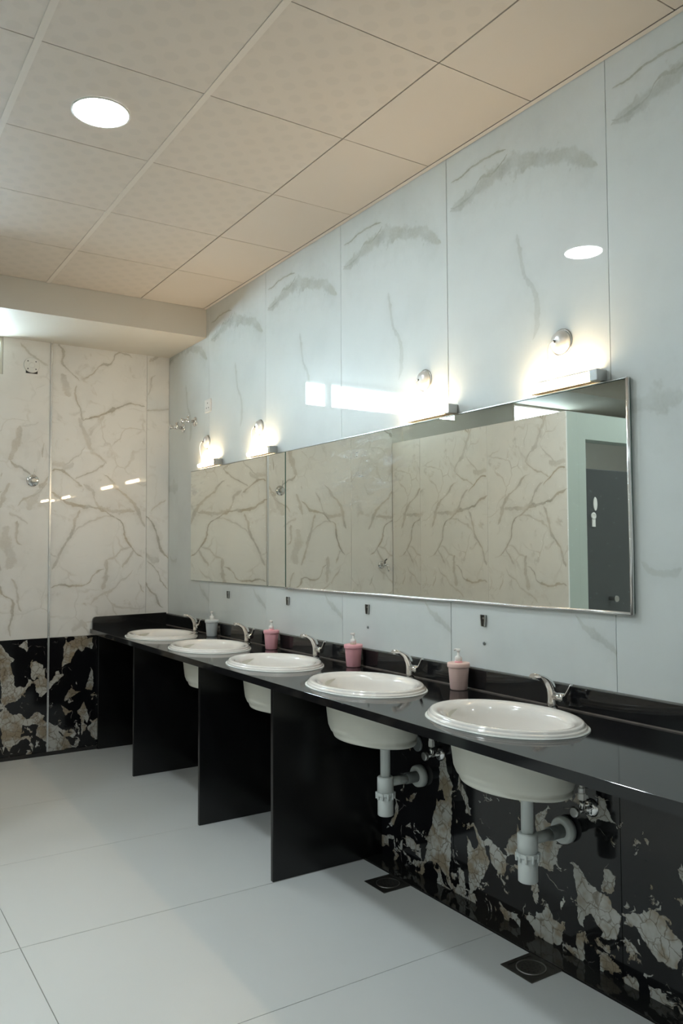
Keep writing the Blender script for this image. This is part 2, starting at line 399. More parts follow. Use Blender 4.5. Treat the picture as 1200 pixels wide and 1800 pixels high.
def mirror_mat():
    m, nt, b = new_mat('mirror_glass')
    vec, u, v = coords(nt, 'Y')
    b.inputs['Metallic'].default_value = 1.0
    b.inputs['Roughness'].default_value = 0.0
    b.inputs['Base Color'].default_value = (0.88, 0.905, 0.855, 1)
    # pale bluish diffuse streaks over one oval area of the glass
    mp = nt.nodes.new('ShaderNodeMapping')
    mp.inputs['Rotation'].default_value = (0.9, 0, 0)
    mp.inputs['Scale'].default_value = (1, 2.2, 9.0)
    nt.links.new(vec, mp.inputs['Vector'])
    st = smooth(nt, noise(nt, mp.outputs[0], 3.0, 4.0, 0.6, 0.8).outputs['Fac'], 0.46, 0.75)
    du = math_n(nt, 'DIVIDE', math_n(nt, 'SUBTRACT', u, 1.50), 0.55)
    dv = math_n(nt, 'DIVIDE', math_n(nt, 'SUBTRACT', v, 0.60), 0.28)
    rr = math_n(nt, 'SQRT', math_n(nt, 'ADD', math_n(nt, 'MULTIPLY', du, du), math_n(nt, 'MULTIPLY', dv, dv)))
    gate = smooth(nt, rr, 0.25, 1.0, inv=True)
    f = math_n(nt, 'MULTIPLY_ADD', math_n(nt, 'MULTIPLY', st, gate), 0.30, 0.015)
    d = nt.nodes.new('ShaderNodeBsdfDiffuse')
    d.inputs[0].default_value = (0.75, 0.82, 0.88, 1)
    mx = nt.nodes.new('ShaderNodeMixShader')
    nt.links.new(f, mx.inputs[0])
    nt.links.new(b.outputs[0], mx.inputs[1])
    nt.links.new(d.outputs[0], mx.inputs[2])
    nt.links.new(mx.outputs[0], nt.nodes['Material Output'].inputs[0])
    return m


def glass_mat():
    m, nt, b = new_mat('window_glass')
    t = nt.nodes.new('ShaderNodeBsdfTransparent')
    t.inputs[0].default_value = (0.93, 0.96, 0.97, 1)
    g = nt.nodes.new('ShaderNodeBsdfGlossy')
    g.inputs['Roughness'].default_value = 0.02
    mx = nt.nodes.new('ShaderNodeMixShader')
    mx.inputs[0].default_value = 0.06
    nt.links.new(t.outputs[0], mx.inputs[1])
    nt.links.new(g.outputs[0], mx.inputs[2])
    nt.links.new(mx.outputs[0], nt.nodes['Material Output'].inputs[0])
    return m


# ------------------------------------------------------------------ mesh helpers
class MB:
    def __init__(self):
        self.v, self.f, self.s = [], [], []

    def add(self, verts, faces, smooth=False):
        o = len(self.v)
        self.v += [tuple(p) for p in verts]
        self.f += [tuple(o + i for i in f) for f in faces]
        self.s += [smooth] * len(faces)
        return self

    def box(self, a, b):
        (x0, y0, z0), (x1, y1, z1) = a, b
        x0, x1 = min(x0, x1), max(x0, x1)
        y0, y1 = min(y0, y1), max(y0, y1)
        z0, z1 = min(z0, z1), max(z0, z1)
        return self.add([(x0, y0, z0), (x1, y0, z0), (x1, y1, z0), (x0, y1, z0),
                         (x0, y0, z1), (x1, y0, z1), (x1, y1, z1), (x0, y1, z1)],
                        [(0, 3, 2, 1), (4, 5, 6, 7), (0, 1, 5, 4), (1, 2, 6, 5), (2, 3, 7, 6), (3, 0, 4, 7)])

    def prism(self, poly, axis, lo, hi):
        """extrude a 2D polygon along an axis; poly gives the two other coordinates in x,y,z order"""
        def p3(p, t):
            return {'x': (t, p[0], p[1]), 'y': (p[0], t, p[1]), 'z': (p[0], p[1], t)}[axis]
        n = len(poly)
        vs = [p3(p, lo) for p in poly] + [p3(p, hi) for p in poly]
        fs = [tuple(range(n - 1, -1, -1)), tuple(range(n, 2 * n))]
        fs += [(i, (i + 1) % n, n + (i + 1) % n, n + i) for i in range(n)]
        return self.add(vs, fs)

    def loft(self, rings, cap0=True, cap1=True, smooth=True):
        n = len(rings[0])
        vs = [p for r in rings for p in r]
        fs = []
        for k in range(len(rings) - 1):
            for i in range(n):
                j = (i + 1) % n
                fs.append((k * n + i, k * n + j, (k + 1) * n + j, (k + 1) * n + i))
        self.add(vs, fs, smooth)
        o = len(self.v) - len(vs)
        if cap0:
            self.f.append(tuple(o + i for i in range(n - 1, -1, -1)))
            self.s.append(False)
        if cap1:
            self.f.append(tuple(o + (len(rings) - 1) * n + i for i in range(n)))
            self.s.append(False)
        return self

    def lathe(self, prof, c=(0, 0, 0), axis='z', n=24, cap0=True, cap1=True, smooth=True):
        """prof: list of (radius, height) or (ra, rb, height)"""
        rings = []
        for q in prof:
            ra, rb, h = (q[0], q[0], q[1]) if len(q) == 2 else q
            r = []
            for i in range(n):
                a = 2 * PI * i / n
                p, s = ra * math.cos(a), rb * math.sin(a)
                r.append({'z': (c[0] + p, c[1] + s, c[2] + h), 'x': (c[0] + h, c[1] + p, c[2] + s),
                          'y': (c[0] + p, c[1] + h, c[2] + s)}[axis])
            rings.append(r)
        return self.loft(rings, cap0, cap1, smooth)

    def tube(self, path, rad, n=10, caps=True):
        path = [Vector(p) for p in path]
        rads = rad if isinstance(rad, (list, tuple)) else [rad] * len(path)
        rings = []
        ref = None
        for i, p in enumerate(path):
            d = (path[min(i + 1, len(path) - 1)] - path[max(i - 1, 0)]).normalized()
            if ref is None:
                ref = Vector((0, 0, 1)) if abs(d.z) < 0.9 else Vector((1, 0, 0))
            a = d.cross(ref).normalized()
            b = a.cross(d).normalized()
            ref = b
            r = rads[i]
            ra, rb = r if isinstance(r, tuple) else (r, r)
            rings.append([tuple(p + a * ra * math.cos(2 * PI * k / n) + b * rb * math.sin(2 * PI * k / n)) for k in range(n)])
        return self.loft(rings, caps, caps, True)

    def mesh(self, name, m):
        me = bpy.data.meshes.new(name)
        me.from_pydata(self.v, [], self.f)
        me.polygons.foreach_set('use_smooth', self.s)
        me.materials.append(m)
        bm = bmesh.new()
        bm.from_mesh(me)
        bmesh.ops.recalc_face_normals(bm, faces=bm.faces)
        bm.to_mesh(me)
        bm.free()
        me.update()
        return me

    def build(self, name, m, parent=None, loc=(0, 0, 0), bevel=0.0):
        o = bpy.data.objects.new(name, self.mesh(name, m))
        COL.objects.link(o)
        o.location = loc
        if parent:
            o.parent = parent
        if bevel:
            bv = o.modifiers.new('bevel', 'BEVEL')
            bv.width = bevel
            bv.segments = 2
            bv.limit_method = 'ANGLE'
            bv.angle_limit = math.radians(40)
            if hasattr(bv, 'harden_normals'):
                bv.harden_normals = False
        return o


def put(name, me, parent, loc):
    o = bpy.data.objects.new(name, me)
    COL.objects.link(o)
    o.location = loc
    o.parent = parent
    return o


def struct(o, label=None):
    o['kind'] = 'structure'
    if label:
        o['label'] = label
    return o


def thing(name, label, cat, loc=(0, 0, 0), rotz=0.0, group=None):
    o = bpy.data.objects.new(name, None)
    o.empty_display_size = 0.05
    COL.objects.link(o)
    o.location = loc
    o.rotation_euler = (0, 0, rotz)
    o['label'] = label
    o['category'] = cat
    if group:
        o['group'] = group
    return o


def dup(root, loc, label):
    r = root.copy()
    COL.objects.link(r)
    r.location = loc
    r['label'] = label
    for ch in list(root.children):
        c = ch.copy()
        COL.objects.link(c)
        c.parent = r
        for g in list(ch.children):
            d = g.copy()
            COL.objects.link(d)
            d.parent = c
    return r


def bez(p0, p1, p2, p3, n=10):
    out = []
    for i in range(n + 1):
        t = i / n
        out.append(tuple((1 - t) ** 3 * a + 3 * t * (1 - t) ** 2 * b + 3 * t * t * (1 - t) * c + t ** 3 * d
                         for a, b, c, d in zip(p0, p1, p2, p3)))
    return out


# ------------------------------------------------------------------ materials
WALL_BASE = (0.71, 0.75, 0.74)
END_BASE = (0.89, 0.88, 0.855)
GREY_VEIN, GREY_TAN = (0.36, 0.39, 0.36), (0.42, 0.44, 0.385)
VEIN, TAN = (0.42, 0.395, 0.34), (0.50, 0.44, 0.34)
M_RIGHT = marble_white('calacatta_mirror_wall', 'Y', VEINS_RIGHT + VEINS_RIGHT_B, WALL_BASE, GREY_VEIN, GREY_TAN, generic=0.0, a1=0.02, a2=0.016)
M_MID = marble_white('calacatta_broad', 'X', VEINS_MIDDLE, END_BASE, VEIN, TAN, 0.42, 0.05, 0.026)
M_MIDY = marble_white('calacatta_partition', 'Y', VEINS_MIDDLE, END_BASE, VEIN, TAN, 0.42, 0.05, 0.026)
M_SLIV = marble_white('calacatta_cut', 'X', VEINS_SLIVER, END_BASE, VEIN, TAN, 0.26, 0.04, 0.024)
M_LEFT = marble_white('calacatta_corner', 'X', VEINS_LEFT + [(ax, hw, st, [(round(0.50 - 0.68 * a, 3), b) for a, b in pts]) for ax, hw, st, pts in VEINS_MIDDLE[10:20]], END_BASE, VEIN, TAN, 0.26, 0.04, 0.024)
M_BLACKR = marble_black('black_breccia_mirror_wall', 'Y', BLACK_RIGHT, 0.05)
M_BLACKE = marble_black('black_breccia_end_wall', 'X', BLACK_END, 0.16, 0.12)
M_BLACKG = marble_black('black_breccia', 'Y', [], 0.4)
M_BLACKS = plain('black_marble_strip', (0.014, 0.014, 0.013), 0.06, vary=0.6, scale=12)
M_GRANITE = plain('polished_black_granite', (0.011, 0.011, 0.012), 0.07, vary=0.5, scale=160)
M_GRANITE_SIDE = plain('honed_black_granite', (0.006, 0.006, 0.0065), 0.22, vary=0.4, scale=120)
M_FLOOR = plain('porcelain_floor', (0.73, 0.745, 0.735), 0.30, vary=0.02, scale=3.0)
M_GROUT = plain('grout', (0.33, 0.32, 0.30), 0.8)
M_PLASTER = plain('white_plaster', (0.70, 0.67, 0.62), 0.6, vary=0.02, scale=6.0, bump=0.1)
M_BEAM = plain('beam_paint', (0.67, 0.635, 0.57), 0.55, vary=0.03, scale=5.0, bump=0.15)
M_SAGE = plain('sage_paint', (0.44, 0.50, 0.455), 0.5, vary=0.03, scale=5.0, bump=0.15)
M_CEIL = ceiling_mat()
M_TEE = plain('grid_paint', (0.72, 0.665, 0.60), 0.45, vary=0.02)
M_VOID = plain('dark_void', (0.03, 0.028, 0.025), 0.9)
M_CERAMIC = plain('sanitary_ceramic', (0.90, 0.875, 0.845), 0.12, coat=0.6, vary=0.015, scale=4)
M_BISQUE = plain('unglazed_ceramic', (0.74, 0.735, 0.66), 0.35, vary=0.06, scale=9)
M_SILICONE = plain('white_silicone', (0.80, 0.83, 0.81), 0.35, vary=0.02)
M_CHROME = plain('chrome', (0.78, 0.78, 0.78), 0.08, metal=1.0, vary=0.02)
M_SATIN = plain('satin_chrome', (0.80, 0.80, 0.79), 0.30, metal=0.45, vary=0.02)
M_TRIM = plain('aluminium_trim', (0.85, 0.86, 0.86), 0.24, metal=0.75, vary=0.02)
M_STEEL = plain('brushed_steel', (0.55, 0.55, 0.54), 0.28, metal=1.0, vary=0.05, scale=60)
M_DARKSTEEL = plain('tarnished_steel', (0.10, 0.095, 0.085), 0.35, metal=0.8, vary=0.3, scale=40)
M_DARK = plain('dark_plastic', (0.02, 0.02, 0.02), 0.4)
M_PVC = plain('white_pvc', (0.74, 0.78, 0.77), 0.32, vary=0.02)
M_PVCGREY = plain('grey_pvc', (0.20, 0.22, 0.22), 0.4, vary=0.05)
M_HOSE = plain('cream_hose', (0.66, 0.64, 0.50), 0.4)
M_PINK = plain('pink_plastic', (0.93, 0.46, 0.52), 0.35, vary=0.03)
M_BLUSH = plain('blush_plastic', (0.86, 0.62, 0.57), 0.38, vary=0.03)
M_GREYP = plain('grey_plastic', (0.68, 0.72, 0.74), 0.38, vary=0.03)
M_WHITEP = plain('white_plastic', (0.82, 0.81, 0.78), 0.3, vary=0.02)
M_MIRROR = mirror_mat()
M_EDGE = plain('green_glass_edge', (0.05, 0.16, 0.12), 0.1, vary=0.1)
M_GLASS = glass_mat()
M_DOOR = plain('charcoal_door', (0.060, 0.066, 0.068), 0.35, vary=0.12, scale=5)
M_FRAME = plain('window_frame_paint', (0.66, 0.62, 0.55), 0.4)
M_BRASSY = plain('bronze_channel', (0.50, 0.34, 0.20), 0.3, metal=0.8)
M_TUBE = emitter('lit_tube', LAMP_COLOR, LAMP_STRENGTH)
M_DOWN = emitter('lit_diffuser', DOWNLIGHT_COLOR, DOWNLIGHT_STRENGTH)

XL, YB, H = -6.0, -3.0, 3.0      # far left wall, wall behind the camera, ceiling
YE = 5.69                        # face of the end wall

# ------------------------------------------------------------------ floor
floor = struct(MB().box((XL, YB, -0.06), (0.06, 5.75, -0.004)).build('floor', M_GROUT), 'large pale porcelain floor tiles with hairline joints')
xs = [-0.101, -1.547, -3.147, -4.747, XL]
ys = [5.689, 5.480, 4.655, 3.830, 3.010, 2.188, 1.365, 0.540, -0.285, -1.11, -1.935, -2.76, YB]
for i in range(len(xs) - 1):
    for j in range(len(ys) - 1):
        MB().box((xs[i + 1] + 0.0015, ys[j + 1] + 0.0015, -0.004), (xs[i] - 0.0015, ys[j] - 0.0015, 0.0)).build('floor_tile', M_FLOOR, floor)
struct(MB().box((-0.0985, YB, -0.003), (-0.001, 5.685, 0.0045)).build('trim_1', M_BLACKS), 'black stone border strip along the foot of the mirror wall')
struct(MB().box((-2.07, YE - 0.010, 0.0005), (-0.105, YE - 0.0005, 0.024)).build('baseboard_end', M_DARK), 'thin dark skirting under the black tiles of the end wall')

# ------------------------------------------------------------------ mirror wall (right)
wall_r = struct(MB().box((0.012, YB, 0), (0.14, 5.80, 3.2)).build('wall_right', M_GROUT), 'tall wall of veined white slabs over black marble')
g = 0.0012
slab = MB().box((0.0, g, 0.802), (0.0119, 0.81 - g, 3.0)).mesh('wall_slab', M_RIGHT)
last = MB().box((0.0, g, 0.802), (0.0119, 5.688 - 4.952, 3.0)).mesh('wall_slab', M_RIGHT)
k = -6
while True:
    y0 = 1.712 + 0.81 * k
    if y0 > 5.6:
        break
    if y0 > YB - 0.8:
        o = put('wall_slab', last if y0 > 4.9 else slab, wall_r, (0, y0, 0))
        if k == 0:
            o.rotation_euler = (0, 0, -0.0015)
    k += 1
for k in range(-6, 5):
    y0 = 1.712 + 0.81 * k
    y1 = min(y0 + 0.81, 5.688)
    if y1 > y0 + 0.1:
        MB().box((0.0, y0 + g, 0.002), (0.0119, y1 - g, 0.7995)).build('black_tile', M_BLACKR, wall_r)

# ------------------------------------------------------------------ end wall with clerestory windows
wy0, wy1 = YE + 0.012, YE + 0.15
wall_e = MB()
WINS = [(-2.83, -1.162, 2.555, 2.79), (-4.36, -3.57, 2.60, 2.80)]
wall_e.box((XL, wy0, 0), (0.012, wy1, 2.555))
wall_e.box((-1.162, wy0, 2.555), (0.012, wy1, 3.2))
wall_e.box((-3.57, wy0, 2.555), (-2.83, wy1, 3.2))
wall_e.box((-4.36, wy0, 2.555), (-3.57, wy1, 2.60))
wall_e.box((XL, wy0, 2.555), (-4.36, wy1, 3.2))
wall_e.box((-2.83, wy0, 2.79), (-1.162, wy1, 3.2))
wall_e.box((-4.36, wy0, 2.80), (-3.57, wy1, 3.2))
wall_e = struct(wall_e.build('wall_end', M_PLASTER), 'end wall of veined cream marble slabs over black marble')
TZ = 2.806


MID_TILT = -0.008


def end_tile(poly, x0, m, tilt=0.0):
    o = MB().prism([(x - x0, z) for x, z in poly], 'y', 0.0, 0.0115).build('wall_slab', m, wall_e, (x0, YE - min(0.0, tilt) * (poly[1][0] - x0), 0))
    o.rotation_euler = (0, 0, tilt)
    return o


e = 0.0012
end_tile([(-0.170 + e, 0.787), (-0.001, 0.787), (-0.001, TZ), (-0.170 + e, TZ)], -0.170, M_SLIV)
end_tile([(-0.840, 0.787), (-0.170 - e, 0.787), (-0.170 - e, TZ), (-0.840, TZ)], -0.845, M_MID, MID_TILT)
end_tile([(-1.645 + e, 0.787), (-0.853, 0.787), (-0.853, TZ), (-1.160, TZ), (-1.160, 2.554), (-1.645 + e, 2.554)], -1.645, M_LEFT)
end_tile([(-2.078, 0.787), (-1.645 - e, 0.787), (-1.645 - e, 2.554), (-2.078, 2.554)], -2.49, M_MID)
for x0, x1 in ((-0.840, -0.002), (-1.645 + e, -0.853), (-2.078, -1.645 - e)):
    MB().box((x0, YE, 0.002), (x1, YE + 0.0115, 0.785)).build('black_tile', M_BLACKE, wall_e)
struct(MB().box((-0.8525, YE - 0.006, 0.026), (-0.8405, YE + 0.011, 2.803)).build('trim_3', M_TRIM), 'thin metal joint strip running up the end wall')
# plastered end wall inside the stalls
MB().box((XL, YE, 0.0), (-2.205, wy0, 2.554)).build('plaster', M_PLASTER, wall_e)


def window(n, x0, x1, z0, z1, mull, label):
    w = MB()
    w.box((x0, wy0 - 0.009, z0), (x1, wy0 + 0.035, z0 + 0.018)).box((x0, wy0 - 0.009, z1 - 0.018), (x1, wy0 + 0.035, z1))
    w.box((x0, wy0 - 0.009, z0 + 0.018), (x0 + 0.018, wy0 + 0.035, z1 - 0.018)).box((x1 - 0.018, wy0 - 0.009, z0 + 0.018), (x1, wy0 + 0.035, z1 - 0.018))
    w = struct(w.build(n, M_FRAME), label)
    for mx in mull:
        MB().box((mx - 0.02, wy0 - 0.009, z0 + 0.018), (mx + 0.02, wy0 + 0.035, z1 - 0.018)).build('mullion', M_FRAME, w)
    edges = [x0 + 0.018] + [q for mx in mull for q in (mx - 0.02, mx + 0.02)] + [x1 - 0.018]
    for a, b in zip(edges[0::2], edges[1::2]):
        MB().box((a, wy0 + 0.002, z0 + 0.018), (b, wy0 + 0.006, z1 - 0.018)).build('pane', M_GLASS, w)
    return w


window('window_1', *WINS[0], [-1.41], 'bright clerestory window high at the left end of the end wall')
window('window_2', *WINS[1], [], 'bright clerestory window above the toilet stalls')

# ------------------------------------------------------------------ stall block opposite the mirrors
SX, SY, SZ = -2.08, 3.72, 2.306
wall_s = struct(MB().box((SX - 0.12, SY + 0.0, 0), (SX - 0.012, YE - 0.001, SZ)).build('wall_stall', M_SAGE), 'stall wall clad in veined marble, seen in the mirrors')
for i, (y0, y1, off) in enumerate(((SY, 4.49, 3.72), (4.49, 5.30, 4.49), (5.30, YE - 0.002, 4.90))):
    MB().box((0, y0 - off + (e if i else 0), 0.787), (0.0119, y1 - off - e, SZ)).build('wall_slab', M_MIDY, wall_s, (SX - 0.0119, off, 0))
    MB().box((0, y0 - off + (e if i else 0), 0.002), (0.0119, y1 - off - e, 0.785)).build('black_tile', M_BLACKG, wall_s, (SX - 0.0119, off, 0))
DX0, DX1, DZ = -3.02, -2.275, 2.125
front = MB().box((DX1, SY, 0), (SX - 0.1205, SY + 0.12, SZ)).box((DX0, SY, DZ), (DX1, SY + 0.12, SZ)).box((XL + 0.001, SY, 0), (DX0, SY + 0.12, SZ))
struct(front.build('wall_stall_front', M_SAGE), 'sage painted wall around the stall doorway, seen in the mirror')
door = struct(MB().box((DX0 + 0.004, SY + 0.05, 0.03), (DX1 - 0.004, SY + 0.09, 1.93)).build('door_1', M_DOOR, bevel=0.003), 'charcoal stall door seen in the mirror')
hook = MB()
hook.lathe([(0.024, 0.0), (0.026, -0.006), (0.014, -0.008), (0.012, -0.004)], (0, 0, 0), 'y', 20)
hook.box((-0.016, -0.006, -0.075), (0.016, 0, -0.022))
hook = hook.build('door_latch', M_WHITEP, door, (-2.40, SY + 0.0495, 1.60))
MB().lathe([(0.020, 0.050, 0.0), (0.018, 0.046, -0.005)], (0, 0, 0), 'y', 20).build('latch_plate', M_WHITEP, hook, (-0.022, 0.0, 0.085))
MB().lathe([(0.016, 0.0), (0.016, -0.05), (0.022, -0.052), (0.022, -0.062)], (-2.56, SY + 0.0495, 1.02), 'y', 16).build('door_knob', M_STEEL, door)

# ------------------------------------------------------------------ remaining shell
struct(MB().box((XL - 0.12, YB, 0), (XL, 5.80, 3.2)).build('wall_left', M_PLASTER), 'plain plaster wall far left')
struct(MB().box((XL, YB - 0.12, 0), (0.14, YB, 3.2)).build('wall_back', M_PLASTER), 'plain plaster wall behind the viewer')
struct(MB().box((XL, 5.003, TZ), (-0.0005, YE + 0.011, 3.19)).build('trim_2', M_BEAM), 'dropped painted ceiling beam before the end wall')

# ------------------------------------------------------------------ ceiling
ceil = struct(MB().box((XL, YB, 3.03), (0.012, 5.80, 3.2)).build('ceiling', M_VOID), 'suspended ceiling of square beige boards')
cx = [-0.022, -0.455] + [-1.033 - 0.5785 * i for i in range(8)] + [XL]
cy = [5.001, 4.377] + [4.377 - 0.589 * i for i in range(1, 12)] + [YB]
boards = {}
DL = [(-1.318, 2.928), (-3.05, 2.928), (-3.05, 0.57), (-1.318, -1.79), (-4.785, 2.928)]  # only the first is in view; the rest are lamps added to brighten the room
for i in range(len(cx) - 1):
    for j in range(len(cy) - 1):
        w = round(cx[i] - cx[i + 1], 3)
        d = round(cy[j] - cy[j + 1], 3)
        if (w, d) not in boards:
            boards[(w, d)] = MB().box((0.003, 0.002, 0), (w - 0.003, d - 0.002, 0.012)).mesh('ceiling_board', M_CEIL)
        put('ceiling_board', boards[(w, d)], ceil, (cx[i + 1], cy[j + 1], H))
for x in cx[2:-1]:
    MB().box((x - 0.0115, YB, H - 0.0025), (x + 0.0115, 5.0, H - 0.0003)).build('grid_bar', M_TEE, ceil)
MB().box((-0.022, YB, H - 0.002), (-0.002, 5.0, H + 0.0)).build('edge_angle', M_TEE, ceil)


def downlight(i, x, y):
    t = thing('downlight', ('round white recessed ceiling light shining over the washbasins' if i == 0 else
                            'unseen round ceiling light added out of view to brighten the room'), 'light', (x, y, H))
    if i:
        t['group'] = 'unseen ceiling lights added to brighten the room'
    MB().lathe([(0.099, -0.0006), (0.106, -0.0006), (0.106, -0.004), (0.101, -0.0055), (0.099, -0.004)], n=40, cap0=False, cap1=False).build('ring', M_WHITEP, t)
    MB().lathe([(0.0985, -0.0008), (0.0985, -0.004)], n=40).build('diffuser', M_DOWN, t)
    return t


for i, (x, y) in enumerate(DL):
    downlight(i, x, y)

# ------------------------------------------------------------------ counter
CZ0, CZ1 = 0.801, 0.831
SINKS = [1.893, 2.668, 3.430, 4.195, 4.950]
SKX = -0.325
SA, SB = 0.288, 0.212                 # rim half axes along the wall and across


def front_x(y):
    return -0.601 + (y - 1.07) * (0.033 / 4.6)


top = thing('countertop', 'long black granite countertop with low splashback under the mirrors', 'countertop', (0, 2.6, CZ0))
mb = MB()
OY = 2.6


def cell(y0, y1, hole=None):
    """one stretch of the slab; hole=(x, y, a_x, a_y)"""
    c = 0.0006
    h = CZ1 - CZ0

    def edge(yy):
        return front_x(yy)
    if not hole:
        tp = [(edge(y0) + c, y0), (-0.0005, y0), (-0.0005, y1), (edge(y1) + c, y1)]
        mb.add([(x, y - OY, h) for x, y in tp], [(0, 1, 2, 3)])
        bt = [(edge(y0), y0), (-0.0005, y0), (-0.0005, y1), (edge(y1), y1)]
        mb.add([(x, y - OY, 0) for x, y in bt], [(3, 2, 1, 0)])
    else:
        hx, hy, ax, ay = hole
        N = 64
        inn, out = [], []
        corners = [math.atan2(yy - hy, xx - hx) for xx, yy in ((edge(y0) + c, y0), (-0.0005, y0), (-0.0005, y1), (edge(y1) + c, y1))]
        angs = sorted([-PI + 2 * PI * i / N for i in range(N)] + corners)
        for a in angs:
            dx, dy = math.cos(a), math.sin(a)
            r = 1 / math.sqrt((dx / ax) ** 2 + (dy / ay) ** 2)
            inn.append((hx + r * dx, hy + r * dy))
            ts = []
            if dy > 1e-6:
                ts.append((y1 - hy) / dy)
            if dy < -1e-6:
                ts.append((y0 - hy) / dy)
            if dx > 1e-6:
                ts.append((-0.0005 - hx) / dx)
            # slanted front edge
            s = (edge(y1) - edge(y0)) / (y1 - y0)
            den = dx - s * dy
            if den < -1e-6:
                ts.append((edge(y0) + c + s * (hy - y0) - hx) / den)
            t = min(q for q in ts if q > 0)
            out.append((hx + t * dx, hy + t * dy))
        n = len(angs)
        vs = [(x, y - OY, h) for x, y in out] + [(x, y - OY, h) for x, y in inn]
        fs = [(i, (i + 1) % n, n + (i + 1) % n, n + i) for i in range(n)]
        mb.add(vs, fs)
        vs = [(x, y - OY, 0) for x, y in out] + [(x, y - OY, 0) for x, y in inn]
        mb.add(vs, [f[::-1] for f in fs])
        vs = [(x, y - OY, h) for x, y in inn] + [(x, y - OY, 0) for x, y in inn]
        mb.add(vs, [(i, (i + 1) % n, n + (i + 1) % n, n + i) for i in range(n)])
    a, b = edge(y0), edge(y1)
    mb.add([(a + c, y0 - OY, h), (b + c, y1 - OY, h), (b, y1 - OY, h - c), (a, y0 - OY, h - c), (a, y0 - OY, 0), (b, y1 - OY, 0)],
           [(0, 3, 2, 1), (3, 4, 5, 2)])


bounds = [-0.6] + [SINKS[0] - 0.385] + [(p + q) / 2 for p, q in zip(SINKS, SINKS[1:])] + [SINKS[-1] + 0.36, YE - 0.001]
cell(bounds[0], bounds[1])
for i, sy in enumerate(SINKS):
    cell(bounds[i + 1], bounds[i + 2], (SKX + 0.018, sy, 0.173, 0.243))
cell(bounds[-2], bounds[-1])
mb.add([(front_x(-0.6), -0.6 - OY, 0), (-0.0005, -0.6 - OY, 0), (-0.0005, -0.6 - OY, CZ1 - CZ0), (front_x(-0.6), -0.6 - OY, CZ1 - CZ0)], [(0, 1, 2, 3)])
mb.build('slab', M_GRANITE, top)
MB().box((-0.021, -0.6 - OY, 0.0305), (-0.0008, YE - 0.0012 - OY, 0.109)).build('splashback', M_GRANITE, top, bevel=0.0015)
sp = [(-0.555, 0.0305), (-0.022, 0.0305), (-0.022, 0.121), (-0.530, 0.114), (-0.543, 0.110), (-0.552, 0.099), (-0.555, 0.085)]
MB().prism(sp, 'y', YE - 0.023 - OY, YE - 0.0015 - OY).build('end_splashback', M_GRANITE, top)
cj = MB().box((-0.024, -0.6 - OY, 0.0302), (-0.0212, YE - 0.025 - OY, 0.0345))
cj.build('caulk_bead', plain('dusty_caulk', (0.20, 0.17, 0.15), 0.5, vary=0.5, scale=25), top)
MB().box((-0.017, -0.6 - OY, 0.1092), (-0.0008, YE - 0.0012 - OY, 0.1125)).build('grout_line', plain('smeared_grout', (0.16, 0.16, 0.15), 0.7, vary=0.5, scale=40), top)

PANELS = [(3.012, -0.557, 'black granite support panel nearest to the front, beside the two open basins'),
          (3.822, -0.541, 'second black granite support panel from the front under the countertop'),
          (4.863, -0.530, 'third black granite support panel from the front under the countertop'),
          (5.664, -0.515, 'black granite support panel standing flat against the end wall')]
for y, x, lab in PANELS:
    t = MB().prism([(x, 0.0), (-0.100, 0.0), (-0.100, 0.006), (-0.0008, 0.006), (-0.0008, CZ0 - 0.0008), (x, CZ0 - 0.0008)], 'y', 0.0, 0.020)
    t = t.build('support_panel', M_GRANITE_SIDE, None, (0, y, 0.0005), bevel=0.002)
    t['label'] = lab
    t['category'] = 'panel'
    t['group'] = 'support panels under the countertop'

# ------------------------------------------------------------------ washbasins
SINK_LABELS = ['nearest white oval washbasin in the black countertop, its drain trap in view below',
               'second nearest white oval washbasin, next to the pink soap bottle with the round white pump',
               'middle white oval washbasin of the five in the black countertop',
               'fourth white oval washbasin from the front in the black countertop',
               'farthest white oval washbasin, set in the counter corner by the end wall']


